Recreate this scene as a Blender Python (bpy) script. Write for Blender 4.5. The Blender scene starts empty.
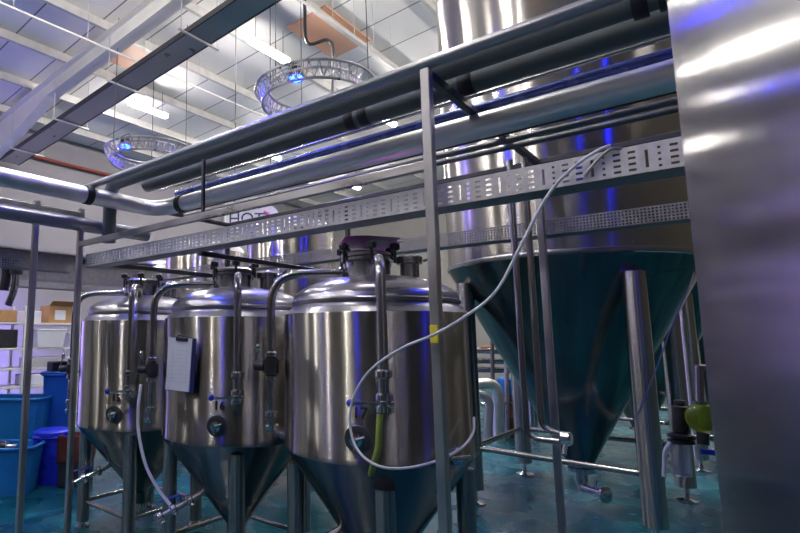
import bpy, math, random
from mathutils import Vector, Matrix
random.seed(7)
PI = math.pi
sc = bpy.context.scene
COL = sc.collection

# ------------------------------------------------------------------ camera
CAM_H = 1.6
FOC, PCX, PCY = 530.0, 262.0, 266.5
PITCH = math.atan(69 / 530.0)
FWD = Vector((-.6756, .7373, 0)).normalized()
RGT = Vector((FWD.y, -FWD.x, 0))
UPW = Vector((0, 0, 1))
CAMP = Vector((0, 0, CAM_H))
cdat = bpy.data.cameras.new('camera')
cam = bpy.data.objects.new('camera', cdat)
COL.objects.link(cam)
cam.location = CAMP
look = FWD * math.cos(PITCH) + UPW * math.sin(PITCH)
cam.rotation_euler = look.to_track_quat('-Z', 'Y').to_euler()
cdat.sensor_width = 36.0
cdat.lens = FOC / 800 * 36
cdat.shift_x = (400 - PCX) / 800
cdat.clip_start = .02
cdat.clip_end = 100
sc.camera = cam


def at(px, py, depth):
    """the place in the room seen at a pixel of the 800x533 frame, at a horizontal distance"""
    up = -FWD * math.sin(PITCH) + UPW * math.cos(PITCH)
    r = look + RGT * ((px - PCX) / FOC) + up * ((PCY - .5 - py) / FOC)
    return CAMP + r * (depth / r.dot(FWD))


# ------------------------------------------------------------------ materials
def nt(name):
    m = bpy.data.materials.new(name)
    m.use_nodes = True
    t = m.node_tree
    return m, t, t.nodes['Principled BSDF']


def lk(t, a, b):
    t.links.new(a, b)


def noise_of(t, scale, detail=4, stretch=(1, 1, 1), coord='Object'):
    tc = t.nodes.new('ShaderNodeTexCoord')
    mp = t.nodes.new('ShaderNodeMapping')
    mp.inputs['Scale'].default_value = stretch
    n = t.nodes.new('ShaderNodeTexNoise')
    n.inputs['Scale'].default_value = scale
    n.inputs['Detail'].default_value = detail
    lk(t, tc.outputs[coord], mp.inputs['Vector'])
    lk(t, mp.outputs['Vector'], n.inputs['Vector'])
    return n.outputs['Fac']


def ramp(t, fac, stops):
    r = t.nodes.new('ShaderNodeValToRGB')
    e = r.color_ramp.elements
    while len(e) < len(stops):
        e.new(.5)
    for x, (p, c) in zip(e, stops):
        x.position = p
        x.color = (*c, 1) if len(c) == 3 else c
    lk(t, fac, r.inputs['Fac'])
    return r.outputs['Color']


def mrange(t, fac, a, b):
    r = t.nodes.new('ShaderNodeMapRange')
    r.inputs['From Min'].default_value = .3
    r.inputs['From Max'].default_value = .7
    r.inputs['To Min'].default_value = a
    r.inputs['To Max'].default_value = b
    lk(t, fac, r.inputs['Value'])
    return r.outputs['Result']


def plain(name, col, rough=.5, metal=0., var=.12, scale=9, stretch=(1, 1, 1), rv=.08, spec=.5, bump=0.):
    m, t, b = nt(name)
    n = noise_of(t, scale, 5, stretch)
    c0 = tuple(max(0, c * (1 - var)) for c in col)
    c1 = tuple(min(1, c * (1 + var)) for c in col)
    lk(t, ramp(t, n, [(.3, c0), (.7, c1)]), b.inputs['Base Color'])
    lk(t, mrange(t, n, max(.02, rough - rv), min(1, rough + rv)), b.inputs['Roughness'])
    b.inputs['Metallic'].default_value = metal
    b.inputs['Specular IOR Level'].default_value = spec
    if bump:
        bp = t.nodes.new('ShaderNodeBump')
        bp.inputs['Strength'].default_value = bump
        bp.inputs['Distance'].default_value = .01
        lk(t, n, bp.inputs['Height'])
        lk(t, bp.outputs['Normal'], b.inputs['Normal'])
    return m


def brushed(name, col, rough, aniso, stretch=(3, 3, 160), rot=0., var=.1):
    """steel sheet brushed round its axis"""
    m, t, b = nt(name)
    n = noise_of(t, 2.2, 6, stretch)
    big = noise_of(t, 1.3, 3, (1, 1, 1))
    c0 = tuple(c * (1 - var) for c in col)
    c1 = tuple(min(1, c * (1 + var)) for c in col)
    lk(t, ramp(t, n, [(.3, c0), (.7, c1)]), b.inputs['Base Color'])
    mx = t.nodes.new('ShaderNodeMath')
    mx.operation = 'ADD'
    lk(t, mrange(t, n, rough * .96, rough * 1.04), mx.inputs[0])
    lk(t, mrange(t, big, -.015, .015), mx.inputs[1])
    lk(t, mx.outputs[0], b.inputs['Roughness'])
    b.inputs['Metallic'].default_value = 1
    if aniso:
        b.inputs['Anisotropic'].default_value = aniso
        b.inputs['Anisotropic Rotation'].default_value = rot
        tg = t.nodes.new('ShaderNodeTangent')
        tg.direction_type = 'RADIAL'
        tg.axis = 'Z'
        lk(t, tg.outputs['Tangent'], b.inputs['Tangent'])
    return m


def emissive(name, col, strength):
    m, t, b = nt(name)
    b.inputs['Base Color'].default_value = (*col, 1)
    b.inputs['Emission Color'].default_value = (*col, 1)
    b.inputs['Emission Strength'].default_value = strength
    return m


M = {}
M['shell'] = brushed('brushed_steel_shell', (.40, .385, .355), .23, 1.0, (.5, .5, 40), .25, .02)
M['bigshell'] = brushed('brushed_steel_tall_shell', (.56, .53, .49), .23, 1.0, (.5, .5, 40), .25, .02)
M['neartank'] = brushed('brushed_steel_close', (.43, .42, .40), .21, 1.0, (.5, .5, 40), 0., .02)
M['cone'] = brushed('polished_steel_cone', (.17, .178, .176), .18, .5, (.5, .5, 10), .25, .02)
M['dome'] = brushed('polished_steel_dome', (.46, .45, .49), .30, 0, (1, 1, 1), 0., .02)
M['tube'] = plain('satin_steel_tube', (.47, .46, .46), .24, 1, .03, 3, (1, 1, 1), .02)
M['post'] = plain('mill_finish_steel', (.50, .49, .48), .4, 1, .18, 14, (1, 1, .3))
M['rail'] = plain('steel_rail', (.50, .48, .48), .33, 1, .15, 12, (.3, 1, 1))
M['chrome'] = plain('chrome', (.72, .71, .73), .12, 1, .03, 3, (1, 1, 1), .02)
M['dark'] = plain('dark_steel', (.06, .06, .065), .4, .7, .2, 10)
M['galv'] = plain('galvanised_sheet', (.62, .60, .60), .5, .35, .12, 30, (1, 1, 1))
M['darktube'] = plain('dull_dark_tube', (.13, .13, .14), .35, .8, .05, 4)
M['traydark'] = plain('dark_tray_steel', (.30, .29, .28), .5, .5, .15, 25)  # dark tray and girder steel; also the shade painted into tray floors
M['foil'] = plain('foil_lagging', (.80, .80, .79), .4, 1, .08, 9, (.5, 1, 1), .08, .5, .18)
M['lag'] = plain('grey_lagging', (.105, .125, .115), .55, .0, .06, 3, (.3, 1, 1), .03)
M['paletube'] = plain('pale_grey_pipe', (.34, .34, .36), .3, .6, .04, 3, (1, 1, 1), .03)
M['bluepipe'] = plain('blue_pipe', (.05, .07, .22), .25, .3, .1, 5)
M['rubber'] = plain('black_rubber', (.012, .012, .013), .5, 0, .2, 14)
M['white'] = plain('white_plastic', (.75, .75, .78), .4, 0, .04, 8)
M['hose'] = plain('white_hose', (.72, .73, .74), .35, 0, .06, 20)
M['green'] = plain('green_hose', (.22, .30, .05), .35, 0, .2, 20)
M['yellow'] = plain('yellow_tape', (.72, .62, .03), .5, 0, .08, 20)
M['blue'] = plain('blue_plastic', (.006, .08, .42), .35, 0, .12, 6)
M['cyanblue'] = plain('sky_blue_plastic', (.008, .15, .44), .35, 0, .12, 6)
M['deepblue'] = plain('deep_blue_plastic', (.015, .03, .55), .3, 0, .1, 6)
M['handleblue'] = plain('blue_handle', (.02, .04, .45), .35, 0, .1, 6)
M['card'] = plain('cardboard', (.48, .27, .11), .8, 0, .12, 12)
M['redcrate'] = plain('red_brown_plastic', (.11, .025, .012), .45, 0, .15, 8)
M['paper'] = plain('paper', (.80, .80, .86), .6, 0, .02, 20)
M['board'] = plain('clipboard_blue', (.03, .035, .14), .4, 0, .1, 8)
M['print'] = plain('printing_grey', (.6, .6, .7), .7, 0, .05, 20)
M['pink'] = plain('magenta_plastic', (.55, .16, .50), .35, 0, .15, 8)
M['ink'] = plain('black_ink', (.008, .008, .008), .5, 0, .05, 8)
M['wall'] = plain('painted_wall', (.30, .28, .31), .7, 0, .05, 2)
M['brown'] = plain('dark_block_wall', (.05, .043, .036), .8, 0, .2, 3)
M['cream'] = plain('cream_wall', (.36, .345, .32), .7, 0, .05, 2)
M['frame'] = plain('white_painted_steel', (.74, .73, .68), .5, 0, .05, 3)
M['purlin'] = plain('galvanised_purlin', (.60, .58, .56), .5, .2, .1, 5)
M['redpipe'] = plain('red_painted_pipe', (.25, .035, .02), .45, 0, .1, 5)
M['lens'] = emissive('blue_lamp_lens', (.0012, .0045, 1.0), 330)
M['lamp'] = emissive('strip_lamp_diffuser', (1.0, .955, .92), 150)
M['sky'] = emissive('skylight_sheet', (.60, .33, .22), .12)


def glassy(name, col, rough):
    m, t, b = nt(name)
    n = noise_of(t, 8, 2)
    lk(t, mrange(t, n, rough * .7, rough * 1.3), b.inputs['Roughness'])
    b.inputs['Base Color'].default_value = (*col, 1)
    b.inputs['Transmission Weight'].default_value = .85
    b.inputs['IOR'].default_value = 1.35
    return m


M['glass'] = glassy('clear_sight_glass', (.9, .88, .93), .06)
M['greenglass'] = glassy('green_sight_glass', (.42, .55, .05), .2)


def floor_mat():
    m, t, b = nt('teal_resin_floor')
    n = noise_of(t, .9, 6)
    lk(t, ramp(t, n, [(.3, (.002, .036, .052)), (.5, (.004, .080, .108)), (.72, (.035, .23, .27))]), b.inputs['Base Color'])  # mottled teal; palest tone raised to paint in patches of reflected light
    n2 = noise_of(t, 2.4, 5)
    lk(t, mrange(t, n2, .12, .42), b.inputs['Roughness'])
    n3 = noise_of(t, 40, 4)
    bp = t.nodes.new('ShaderNodeBump')
    bp.inputs['Strength'].default_value = .12
    bp.inputs['Distance'].default_value = .01
    lk(t, n3, bp.inputs['Height'])
    lk(t, bp.outputs['Normal'], b.inputs['Normal'])
    return m


M['floor'] = floor_mat()


def roof_mat():
    """profiled white roof sheets with dark laps"""
    m, t, b = nt('roof_sheeting')
    tc = t.nodes.new('ShaderNodeTexCoord')
    sep = t.nodes.new('ShaderNodeSeparateXYZ')
    lk(t, tc.outputs['Object'], sep.inputs[0])

    def lines(sock, period, width):
        a = t.nodes.new('ShaderNodeMath'); a.operation = 'DIVIDE'; a.inputs[1].default_value = period
        f = t.nodes.new('ShaderNodeMath'); f.operation = 'FRACT'
        c = t.nodes.new('ShaderNodeMath'); c.operation = 'LESS_THAN'; c.inputs[1].default_value = width
        lk(t, sock, a.inputs[0]); lk(t, a.outputs[0], f.inputs[0]); lk(t, f.outputs[0], c.inputs[0])
        return c.outputs[0]
    l1 = lines(sep.outputs['Y'], 1.0, .03)
    n = noise_of(t, .8, 4)
    base = ramp(t, n, [(.3, (.80, .77, .75)), (.7, (.88, .85, .82))])
    mix = t.nodes.new('ShaderNodeMix'); mix.data_type = 'RGBA'
    lk(t, l1, mix.inputs['Factor']); lk(t, base, mix.inputs[6]); mix.inputs[7].default_value = (.22, .21, .22, 1)
    lk(t, mix.outputs[2], b.inputs['Base Color'])
    b.inputs['Roughness'].default_value = .6
    return m


M['roof'] = roof_mat()


# ------------------------------------------------------------------ mesh helpers
class MB:
    def __init__(s):
        s.v, s.f, s.sm = [], [], []

    def add(s, vs, fs, smooth=True):
        o = len(s.v)
        s.v += [Vector(v) for v in vs]
        s.f += [[i + o for i in q] for q in fs]
        s.sm += [smooth] * len(fs)
        return s

    def box(s, c, size, rot=None, bev=0.):
        x, y, z = (q / 2 for q in size)
        if bev > 0:
            b = min(bev, x * .9, y * .9, z * .9)
            ring = [(-x + b, -y), (x - b, -y), (x, -y + b), (x, y - b), (x - b, y), (-x + b, y), (-x, y - b), (-x, -y + b)]
            inner = [(px * (1 - b / x), py * (1 - b / y)) for px, py in ring]
            vs = [(*p, -z) for p in inner] + [(*p, -z + b) for p in ring] + [(*p, z - b) for p in ring] + [(*p, z) for p in inner]
            fs = [[7, 6, 5, 4, 3, 2, 1, 0], [24 + i for i in range(8)]]
            for k in range(3):
                for i in range(8):
                    j = (i + 1) % 8
                    fs.append([k * 8 + i, k * 8 + j, k * 8 + 8 + j, k * 8 + 8 + i])
        else:
            vs = [(a, b, c2) for c2 in (-z, z) for a, b in ((-x, -y), (x, -y), (x, y), (-x, y))]
            fs = [[3, 2, 1, 0], [4, 5, 6, 7], [0, 1, 5, 4], [1, 2, 6, 5], [2, 3, 7, 6], [3, 0, 4, 7]]
        m = rot or Matrix.Identity(3)
        return s.add([m @ Vector(v) + Vector(c) for v in vs], fs, False)

    def tube(s, path, r, seg=14, cap=True, radii=None):
        P = [Vector(p) for p in path]
        n = len(P)
        T = []
        for i in range(n):
            a = P[max(0, i - 1)]
            b = P[min(n - 1, i + 1)]
            T.append((b - a).normalized())
        u = T[0].orthogonal().normalized()
        vs, fs = [], []
        for i in range(n):
            u = (u - T[i] * u.dot(T[i]))
            u = u.normalized() if u.length > 1e-6 else T[i].orthogonal().normalized()
            w = T[i].cross(u)
            rr = radii[i] if radii else r
            for k in range(seg):
                a = 2 * PI * k / seg
                vs.append(P[i] + (u * math.cos(a) + w * math.sin(a)) * rr)
        for i in range(n - 1):
            for k in range(seg):
                j = (k + 1) % seg
                fs.append([i * seg + k, i * seg + j, (i + 1) * seg + j, (i + 1) * seg + k])
        if cap:
            fs.append(list(range(seg))[::-1])
            fs.append([(n - 1) * seg + k for k in range(seg)])
        return s.add(vs, fs, True)

    def lathe(s, prof, c=(0, 0, 0), axis=(0, 0, 1), seg=48):
        """profile of (radius, height) along an axis from c"""
        ax = Vector(axis).normalized()
        q = Vector((0, 0, 1)).rotation_difference(ax).to_matrix()
        vs, fs = [], []
        for r, z in prof:
            r = max(r, 1e-4)
            for k in range(seg):
                a = 2 * PI * k / seg
                vs.append(q @ Vector((r * math.cos(a), r * math.sin(a), z)) + Vector(c))
        for i in range(len(prof) - 1):
            for k in range(seg):
                j = (k + 1) % seg
                fs.append([i * seg + k, i * seg + j, (i + 1) * seg + j, (i + 1) * seg + k])
        fs.append(list(range(seg))[::-1])
        fs.append([(len(prof) - 1) * seg + k for k in range(seg)])
        return s.add(vs, fs, True)

    def rod(s, a, b, r, seg=12):
        return s.tube([a, b], r, seg)

    def bar(s, a, b, w, h, up=(0, 0, 1)):
        """square bar from a to b"""
        a, b = Vector(a), Vector(b)
        d = (b - a)
        L = d.length
        d.normalize()
        upv = Vector(up)
        if abs(d.dot(upv)) > .95:
            upv = Vector((0, 1, 0))
        sx = d.cross(upv).normalized()
        sz = sx.cross(d)
        m = Matrix((d, sx, sz)).transposed()
        return s.box((a + b) / 2, (L, w, h), m, min(w, h) * .12)

    def ball(s, c, r, sc3=(1, 1, 1), seg=20):
        prof = [(r * math.sin(PI * i / 12), -r * math.cos(PI * i / 12)) for i in range(13)]
        o = len(s.v)
        s.lathe(prof, (0, 0, 0), (0, 0, 1), seg)
        for i in range(o, len(s.v)):
            v = s.v[i]
            s.v[i] = Vector((v.x * sc3[0], v.y * sc3[1], v.z * sc3[2])) + Vector(c)
        return s


def fillet(path, rad, n=8):
    P = [Vector(p) for p in path]
    out = [P[0]]
    for i in range(1, len(P) - 1):
        a = (P[i - 1] - P[i])
        b = (P[i + 1] - P[i])
        r = min(rad, a.length * .49, b.length * .49)
        p0 = P[i] + a.normalized() * r
        p1 = P[i] + b.normalized() * r
        for k in range(n + 1):
            t = k / n
            out.append(p0 * (1 - t) ** 2 + P[i] * (2 * t * (1 - t)) + p1 * t * t)
    out.append(P[-1])
    return out


def spline(pts, n=10):
    P = [Vector(p) for p in pts]
    P = [P[0] * 2 - P[1]] + P + [P[-1] * 2 - P[-2]]
    out = []
    for i in range(1, len(P) - 2):
        for k in range(n):
            t = k / n
            a, b, c, d = P[i - 1], P[i], P[i + 1], P[i + 2]
            out.append(.5 * ((2 * b) + (c - a) * t + (2 * a - 5 * b + 4 * c - d) * t * t + (3 * b - a - 3 * c + d) * t ** 3))
    out.append(P[-2])
    return out


def root_of(o):
    while o.parent:
        o = o.parent
    return o


def obj(name, mb, mat, parent=None, local=False, sharp=35):
    """link a mesh as one object; coordinates are the room's unless local"""
    me = bpy.data.meshes.new(name)
    off = Vector((0, 0, 0))
    if parent is not None and not local:
        off = root_of(parent).location
    me.from_pydata([tuple(v - off) for v in mb.v], [], mb.f)
    me.polygons.foreach_set('use_smooth', [True] * len(me.polygons))
    me.update()
    me.validate()
    me.set_sharp_from_angle(angle=math.radians(sharp))
    me.materials.append(M[mat])
    o = bpy.data.objects.new(name, me)
    COL.objects.link(o)
    if parent is not None:
        o.parent = parent
    return o


def tag(o, label, cat, group=None, kind=None):
    if label:
        o['label'] = label
    if cat:
        o['category'] = cat
    if group:
        o['group'] = group
    if kind:
        o['kind'] = kind
    return o


def thing(name, label, cat, loc=(0, 0, 0), group=None, rz=0.):
    o = bpy.data.objects.new(name, None)
    o.empty_display_size = .1
    COL.objects.link(o)
    o.location = loc
    o.rotation_euler = (0, 0, rz)
    return tag(o, label, cat, group)


def struct(name, mb, mat, label=None):
    o = obj(name, mb, mat)
    o['kind'] = 'structure'
    if label:
        o['label'] = label
    return o


def copy_tree(o, parent=None):
    c = o.copy()
    COL.objects.link(c)
    if parent is not None:
        c.parent = parent
    for ch in list(o.children):
        copy_tree(ch, c)
    return c


def text(name, body, size, mat, parent, loc, rot, extrude=.0008):
    cu = bpy.data.curves.new(name, 'FONT')
    cu.body = body
    cu.size = size
    cu.extrude = extrude
    cu.align_x = 'CENTER'
    cu.align_y = 'CENTER'
    cu.materials.append(M[mat])
    tmp = bpy.data.objects.new(name + '_curve', cu)
    COL.objects.link(tmp)
    bpy.context.view_layer.update()
    me = bpy.data.meshes.new_from_object(tmp.evaluated_get(bpy.context.evaluated_depsgraph_get()))
    bpy.data.objects.remove(tmp)
    if parent is None:
        return me
    o = bpy.data.objects.new(name, me)
    COL.objects.link(o)
    o.parent = parent
    o.location = loc
    o.rotation_euler = rot
    return o


def dirv(deg):
    return Vector((math.cos(math.radians(deg)), math.sin(math.radians(deg)), 0))


Z = Vector((0, 0, 1))

# ------------------------------------------------------------------ room
X0, X1, Y0, Y1 = -14.6, 6.0, -6.0, 20.5


def roof_z(x):
    return 7.6 + .055 * (x + 11)


struct('floor', MB().box(((X0 + X1) / 2, (Y0 + Y1) / 2, -.05), (X1 - X0, Y1 - Y0, .1)), 'floor')
roof = MB()
za, zb = roof_z(X0), roof_z(X1)
roof.add([(X0, Y0, za), (X1, Y0, zb), (X1, Y1, zb), (X0, Y1, za), (X0, Y0, za + .1), (X1, Y0, zb + .1), (X1, Y1, zb + .1), (X0, Y1, za + .1)],
         [[3, 2, 1, 0], [4, 5, 6, 7], [0, 1, 5, 4], [1, 2, 6, 5], [2, 3, 7, 6], [3, 0, 4, 7]], False)
struct('ceiling', roof, 'roof')
H = 9.0
struct('wall_left', MB().box((X0 - .1, (Y0 + Y1) / 2, za / 2), (.2, Y1 - Y0, za)), 'wall')
struct('wall_right', MB().box((X1 + .1, (Y0 + Y1) / 2, zb / 2), (.2, Y1 - Y0, zb)), 'brown')


def gable(y):
    b = MB()
    y2 = y + (.2 if y > 0 else -.2)
    vs = [(X0, y, 0), (X1, y, 0), (X1, y, zb), (X0, y, za), (X0, y2, 0), (X1, y2, 0), (X1, y2, zb), (X0, y2, za)]
    return b.add(vs, [[0, 1, 2, 3], [7, 6, 5, 4], [0, 4, 5, 1], [1, 5, 6, 2], [2, 6, 7, 3], [3, 7, 4, 0]], False)


struct('wall_back', gable(Y1), 'cream')
struct('wall_front', gable(Y0), 'brown')

# purlins across the roof, portal rafters up the slope
for i, x in enumerate([-13.6 + 1.6 * k for k in range(12)]):
    z = roof_z(x)
    b = MB()
    b.box((x, (Y0 + Y1) / 2, z - .11), (.018, Y1 - Y0, .21))
    b.box((x + .035, (Y0 + Y1) / 2, z - .21), (.07, Y1 - Y0, .014))
    b.box((x - .035, (Y0 + Y1) / 2, z - .006), (.07, Y1 - Y0, .012))
    struct('ceiling_purlin', b, 'purlin')
for y in (5.2, -2.8, 13.7):
    b = MB()
    xs = [X0 + .02, X0 + 3.4, X1]
    for (xa, xb, da, db) in ((xs[0], xs[1], 1.05, .42), (xs[1], xs[2], .42, .42)):
        ta, tb = roof_z(xa) - .22, roof_z(xb) - .22
        for (w, t0, t1, s0, s1) in ((.02, 0, 0, da, db), (.26, da - .02, db - .02, da, db), (.26, 0, 0, .02, .02)):
            vs = []
            for (x, tt, u, l) in ((xa, ta, t0, s0), (xb, tb, t1, s1)):
                for yy in (y - w / 2, y + w / 2):
                    vs += [(x, yy, tt - u), (x, yy, tt - l)]
            b.add(vs, [[0, 2, 3, 1], [4, 5, 7, 6], [0, 1, 5, 4], [2, 6, 7, 3], [0, 4, 6, 2], [1, 3, 7, 5]], False)
    struct('ceiling_rafter', b, 'frame')
    c = MB()
    c.box((X0 + .2, y, (za - .3) / 2), (.02, .2, za - .3))
    c.box((X0 + .06, y, (za - .3) / 2), (.25, .02, za - .3))
    struct('wall_column', c, 'frame')
# skylight sheets between purlins
def on_roof(px, py):
    q = at(px, py, 1.0) - CAMP
    t = (roof_z(0) - CAM_H) / (q.z - .055 * q.x)
    return CAMP + q * t


SKY = []
NW = 0
for (p1, p2) in (((300, 34), (360, 30)), ((108, 58), (152, 44))):
    a_, c_ = on_roof(*p1), on_roof(*p2)
    SKY.append((a_, c_))
for (xa, xb, ya, yb) in [(a_.x - .02, c_.x, min(a_.y, c_.y) - .42, max(a_.y, c_.y) + .42) for a_, c_ in SKY] + [(-1.5, -.3, 1.0, 2.0)]:
    b = MB()
    vs = [(xa, ya, roof_z(xa) - .01), (xb, ya, roof_z(xb) - .01), (xb, yb, roof_z(xb) - .01), (xa, yb, roof_z(xa) - .01)]
    vs += [(v[0], v[1], v[2] - .03) for v in vs]
    b.add(vs, [[0, 1, 2, 3], [7, 6, 5, 4], [0, 4, 5, 1], [1, 5, 6, 2], [2, 6, 7, 3], [3, 7, 4, 0]], False)
    NW += 1
    struct('window_%d' % NW, b, 'sky')
b = MB().tube([(X0 + .15, 4.6, 6.6), (X0 + .15, 9.2, 6.6)], .05)
tag(obj('wall_pipe', b, 'redpipe'), 'thin red painted pipe running along the top of the far wall', 'pipe')

# ------------------------------------------------------------------ strip lights
LROWS = [(y, x) for y in (7.16, 3.35, -.65, -5.0, 11.5, 16.0) for x in (-10.28, -6.36, -2.44, 1.48) if not (x > 1 and y < 7) and not (x < -10 and y == 3.35)]
LZ = 7.0
first = None
for y, x in LROWS:
    if first is None:
        r = thing('strip_light', None, 'ceiling light', (x, y, LZ), 'strip lights under the roof')
        b = MB().box((0, 0, .065), (.15, 1.14, .03), None, .01)
        obj('housing', b, 'frame', r, True)
        b = MB().box((0, 0, .01), (.13, 1.1, .08), None, .02)
        obj('diffuser', b, 'lamp', r, True)
        for s in (-.4, .4):
            obj('suspension_wire', MB().rod((0, s, .07), (0, s, roof_z(x) - LZ - .02), .006, 6), 'dark', r, True)
        first = r
    else:
        r = copy_tree(first)
        r.location = (x, y, LZ)
    if y == 7.16 and x == -10.28:
        r['label'] = 'lit white strip light left of the other, above the smaller lighting ring'
    elif y == 7.16 and x == -6.36:
        r['label'] = 'lit white strip light hanging near the pink skylight and larger ring'
    else:
        r['label'] = 'lit white strip light in a row hidden above the tanks and pipes'

# ------------------------------------------------------------------ ring trusses with blue lamps
def make_ring():
    r = thing('lighting_ring', None, 'lighting truss', (0, 0, 4.98), 'round lighting trusses')
    R_, h, w = .78, .2, .1
    for (dr, dz) in ((0, 0), (-w, h), (w, h)):
        b = MB()
        b.tube([((R_ + dr) * math.cos(a), (R_ + dr) * math.sin(a), dz) for a in [2 * PI * i / 48 for i in range(49)]], .02, 8)
        obj('ring_tube', b, 'rail', r, True)
    b = MB()
    for i in range(40):
        a0, a1 = 2 * PI * i / 40, 2 * PI * (i + .5) / 40
        p = lambda rr, a, z: (rr * math.cos(a), rr * math.sin(a), z)
        for dr in (-w, w):
            b.rod(p(R_, a0, 0), p(R_ + dr, a1, h), .008, 5)
            b.rod(p(R_ + dr, a1, h), p(R_, 2 * PI * (i + 1) / 40, 0), .008, 5)
    obj('lattice', b, 'rail', r, True)
    b = MB()
    for k in range(3):
        a = 2 * PI * k / 3 + .4
        b.rod((R_ * math.cos(a), R_ * math.sin(a), h), (R_ * math.cos(a) * .98, R_ * math.sin(a) * .98, 2.75), .007, 6)
    obj('hanging_wire', b, 'dark', r, True)
    return r


def make_par(loc, aim):
    r = thing('spot_lamp', None, 'spot lamp', loc, 'blue spot lamps on the rings')
    d = Vector(aim).normalized()
    b = MB().lathe([(.05, .2), (.09, .17), (.115, .04), (.12, 0), (.105, 0), (.1, .02)], (0, 0, 0), -d, 20)
    obj('can', b, 'dark', r, True)
    b = MB().lathe([(.102, .0), (.102, .012)], (0, 0, 0), -d, 20)
    obj('lens', b, 'lens', r, True)
    b = MB().tube([(-.14, 0, .05), (-.14, 0, .24), (.14, 0, .24), (.14, 0, .05)], .008, 6)
    obj('yoke', b, 'dark', r, True)
    return r


ring0 = None
RINGS = [((-4.42, 5.98), 'larger silver lattice lighting ring hung near the two skylights'),
         ((-8.45, 5.96), 'smaller more distant lattice lighting ring beside the wall'),
         ((-4.4, 1.2), 'silver lattice lighting ring over the front row of tanks'),
         ((1.2, 3.2), 'silver lattice lighting ring over the close steel tank'),
         ((-.2, -2.5), 'silver lattice lighting ring behind the viewer')]
for (x, y), lab in RINGS:
    if ring0 is None:
        ring0 = make_ring()
        r = ring0
    else:
        r = copy_tree(ring0)
    r.location = (x, y, 4.98)
    r['label'] = lab
par0 = None


def lamp_light(loc, aim, power, col=(.12, .2, 1.0), size=1.1):
    ld = bpy.data.lights.new('spot_beam', 'SPOT')
    ld.energy = power
    ld.color = col
    ld.spot_size = size
    ld.spot_blend = .6
    ld.shadow_soft_size = .09
    lo = bpy.data.objects.new('spot_beam', ld)
    COL.objects.link(lo)
    lo.location = Vector(loc) + Vector(aim).normalized() * .04
    lo.rotation_euler = Vector(aim).to_track_quat('-Z', 'Y').to_euler()


PARS = [(tuple(at(296, 78, 7.5)), 'lit blue spot lamp inside the larger lighting ring'),
        (tuple(at(125, 146, 10.3)), 'lit blue spot lamp inside the smaller lighting ring'),
        ((-4.4, .4, 5.1), 'lit blue spot lamp on the ring over the front tanks'),
        ((-3.7, 1.6, 5.1), 'second lit blue spot lamp on the ring over the front tanks'),
        ((.6, 2.7, 5.1), 'lit blue spot lamp on the ring over the close tank'),
        ((1.8, 3.6, 5.1), 'second lit blue spot lamp on the ring over the close tank'),
        ((-.9, -2.2, 5.1), 'lit blue spot lamp on the ring behind the viewer')]
for loc, lab in PARS:
    r = make_par(loc, (.12, -.1, -1)) if par0 is None else copy_tree(par0)
    if par0 is None:
        par0 = r
    r.location = loc
    r['label'] = lab
    lamp_light(loc, (.12, -.1, -1), 70)

# hanging cable of the larger ring
b = MB().tube(spline([(-4.75, 6.9, 5.45), (-4.75, 6.95, 6.3), (-4.9, 7.0, 6.6), (-5.25, 6.9, 6.65), (-5.3, 6.9, 7.3), (-5.3, 6.9, 7.85)]), .03, 8)
tag(obj('power_cable', b, 'dark'), 'thick dark power cable looping down to the larger lighting ring', 'cable')

# blue-lit cable channel under the roof
r = thing('cable_channel', 'long blue-tinted metal cable channel running under the roof to the far wall', 'cable channel', (-9, 5.6, 6.5))
p0, p1 = Vector((X0 + .3, 5.55, 6.2)), Vector((-1.0, 5.55, 7.0))
obj('tray_base', MB().bar(p0, p1, .5, .02), 'paletube', r)
for s in (-.25, .25):
    obj('side_rail', MB().bar(p0 + Vector((0, s, .03)), p1 + Vector((0, s, .03)), .03, .1), 'dark', r)
for k in range(6):
    b = MB()
    q = p0.lerp(p1, (k + .5) / 6)
    b.bar(q + Vector((0, -.45, -.04)), q + Vector((0, .45, -.04)), .04, .03)
    for s in (-.4, .4):
        b.rod(q + Vector((0, s, -.04)), (q.x, q.y + s, roof_z(q.x) - .02), .007, 6)
    obj('hanger', b, 'purlin', r)
# thin conduits under the roof
def on_level(px, py, z):
    q = at(px, py, 1.0) - CAMP
    return CAMP + q * ((z - CAM_H) / q.z)


for (a, c, lab) in ((on_level(-30, -11, 6.9), on_level(262, 115, 6.9), 'thin grey conduit crossing the roof in front of the white rafter'),
                    (on_level(296, -4, 6.9), on_level(400, 70, 6.9), 'thin grey conduit between the larger ring and the tall tank')):
    b = MB().rod(a, c, .022, 8)
    for k in range(5):
        q = Vector(a).lerp(Vector(c), (k + .5) / 5)
        b.rod(q, (q.x, q.y, roof_z(q.x) - .02), .006, 5)
    tag(obj('ceiling_conduit', b, 'purlin'), lab, 'conduit', 'conduits under the roof')

# ------------------------------------------------------------------ fermenters
FR = .537


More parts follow.
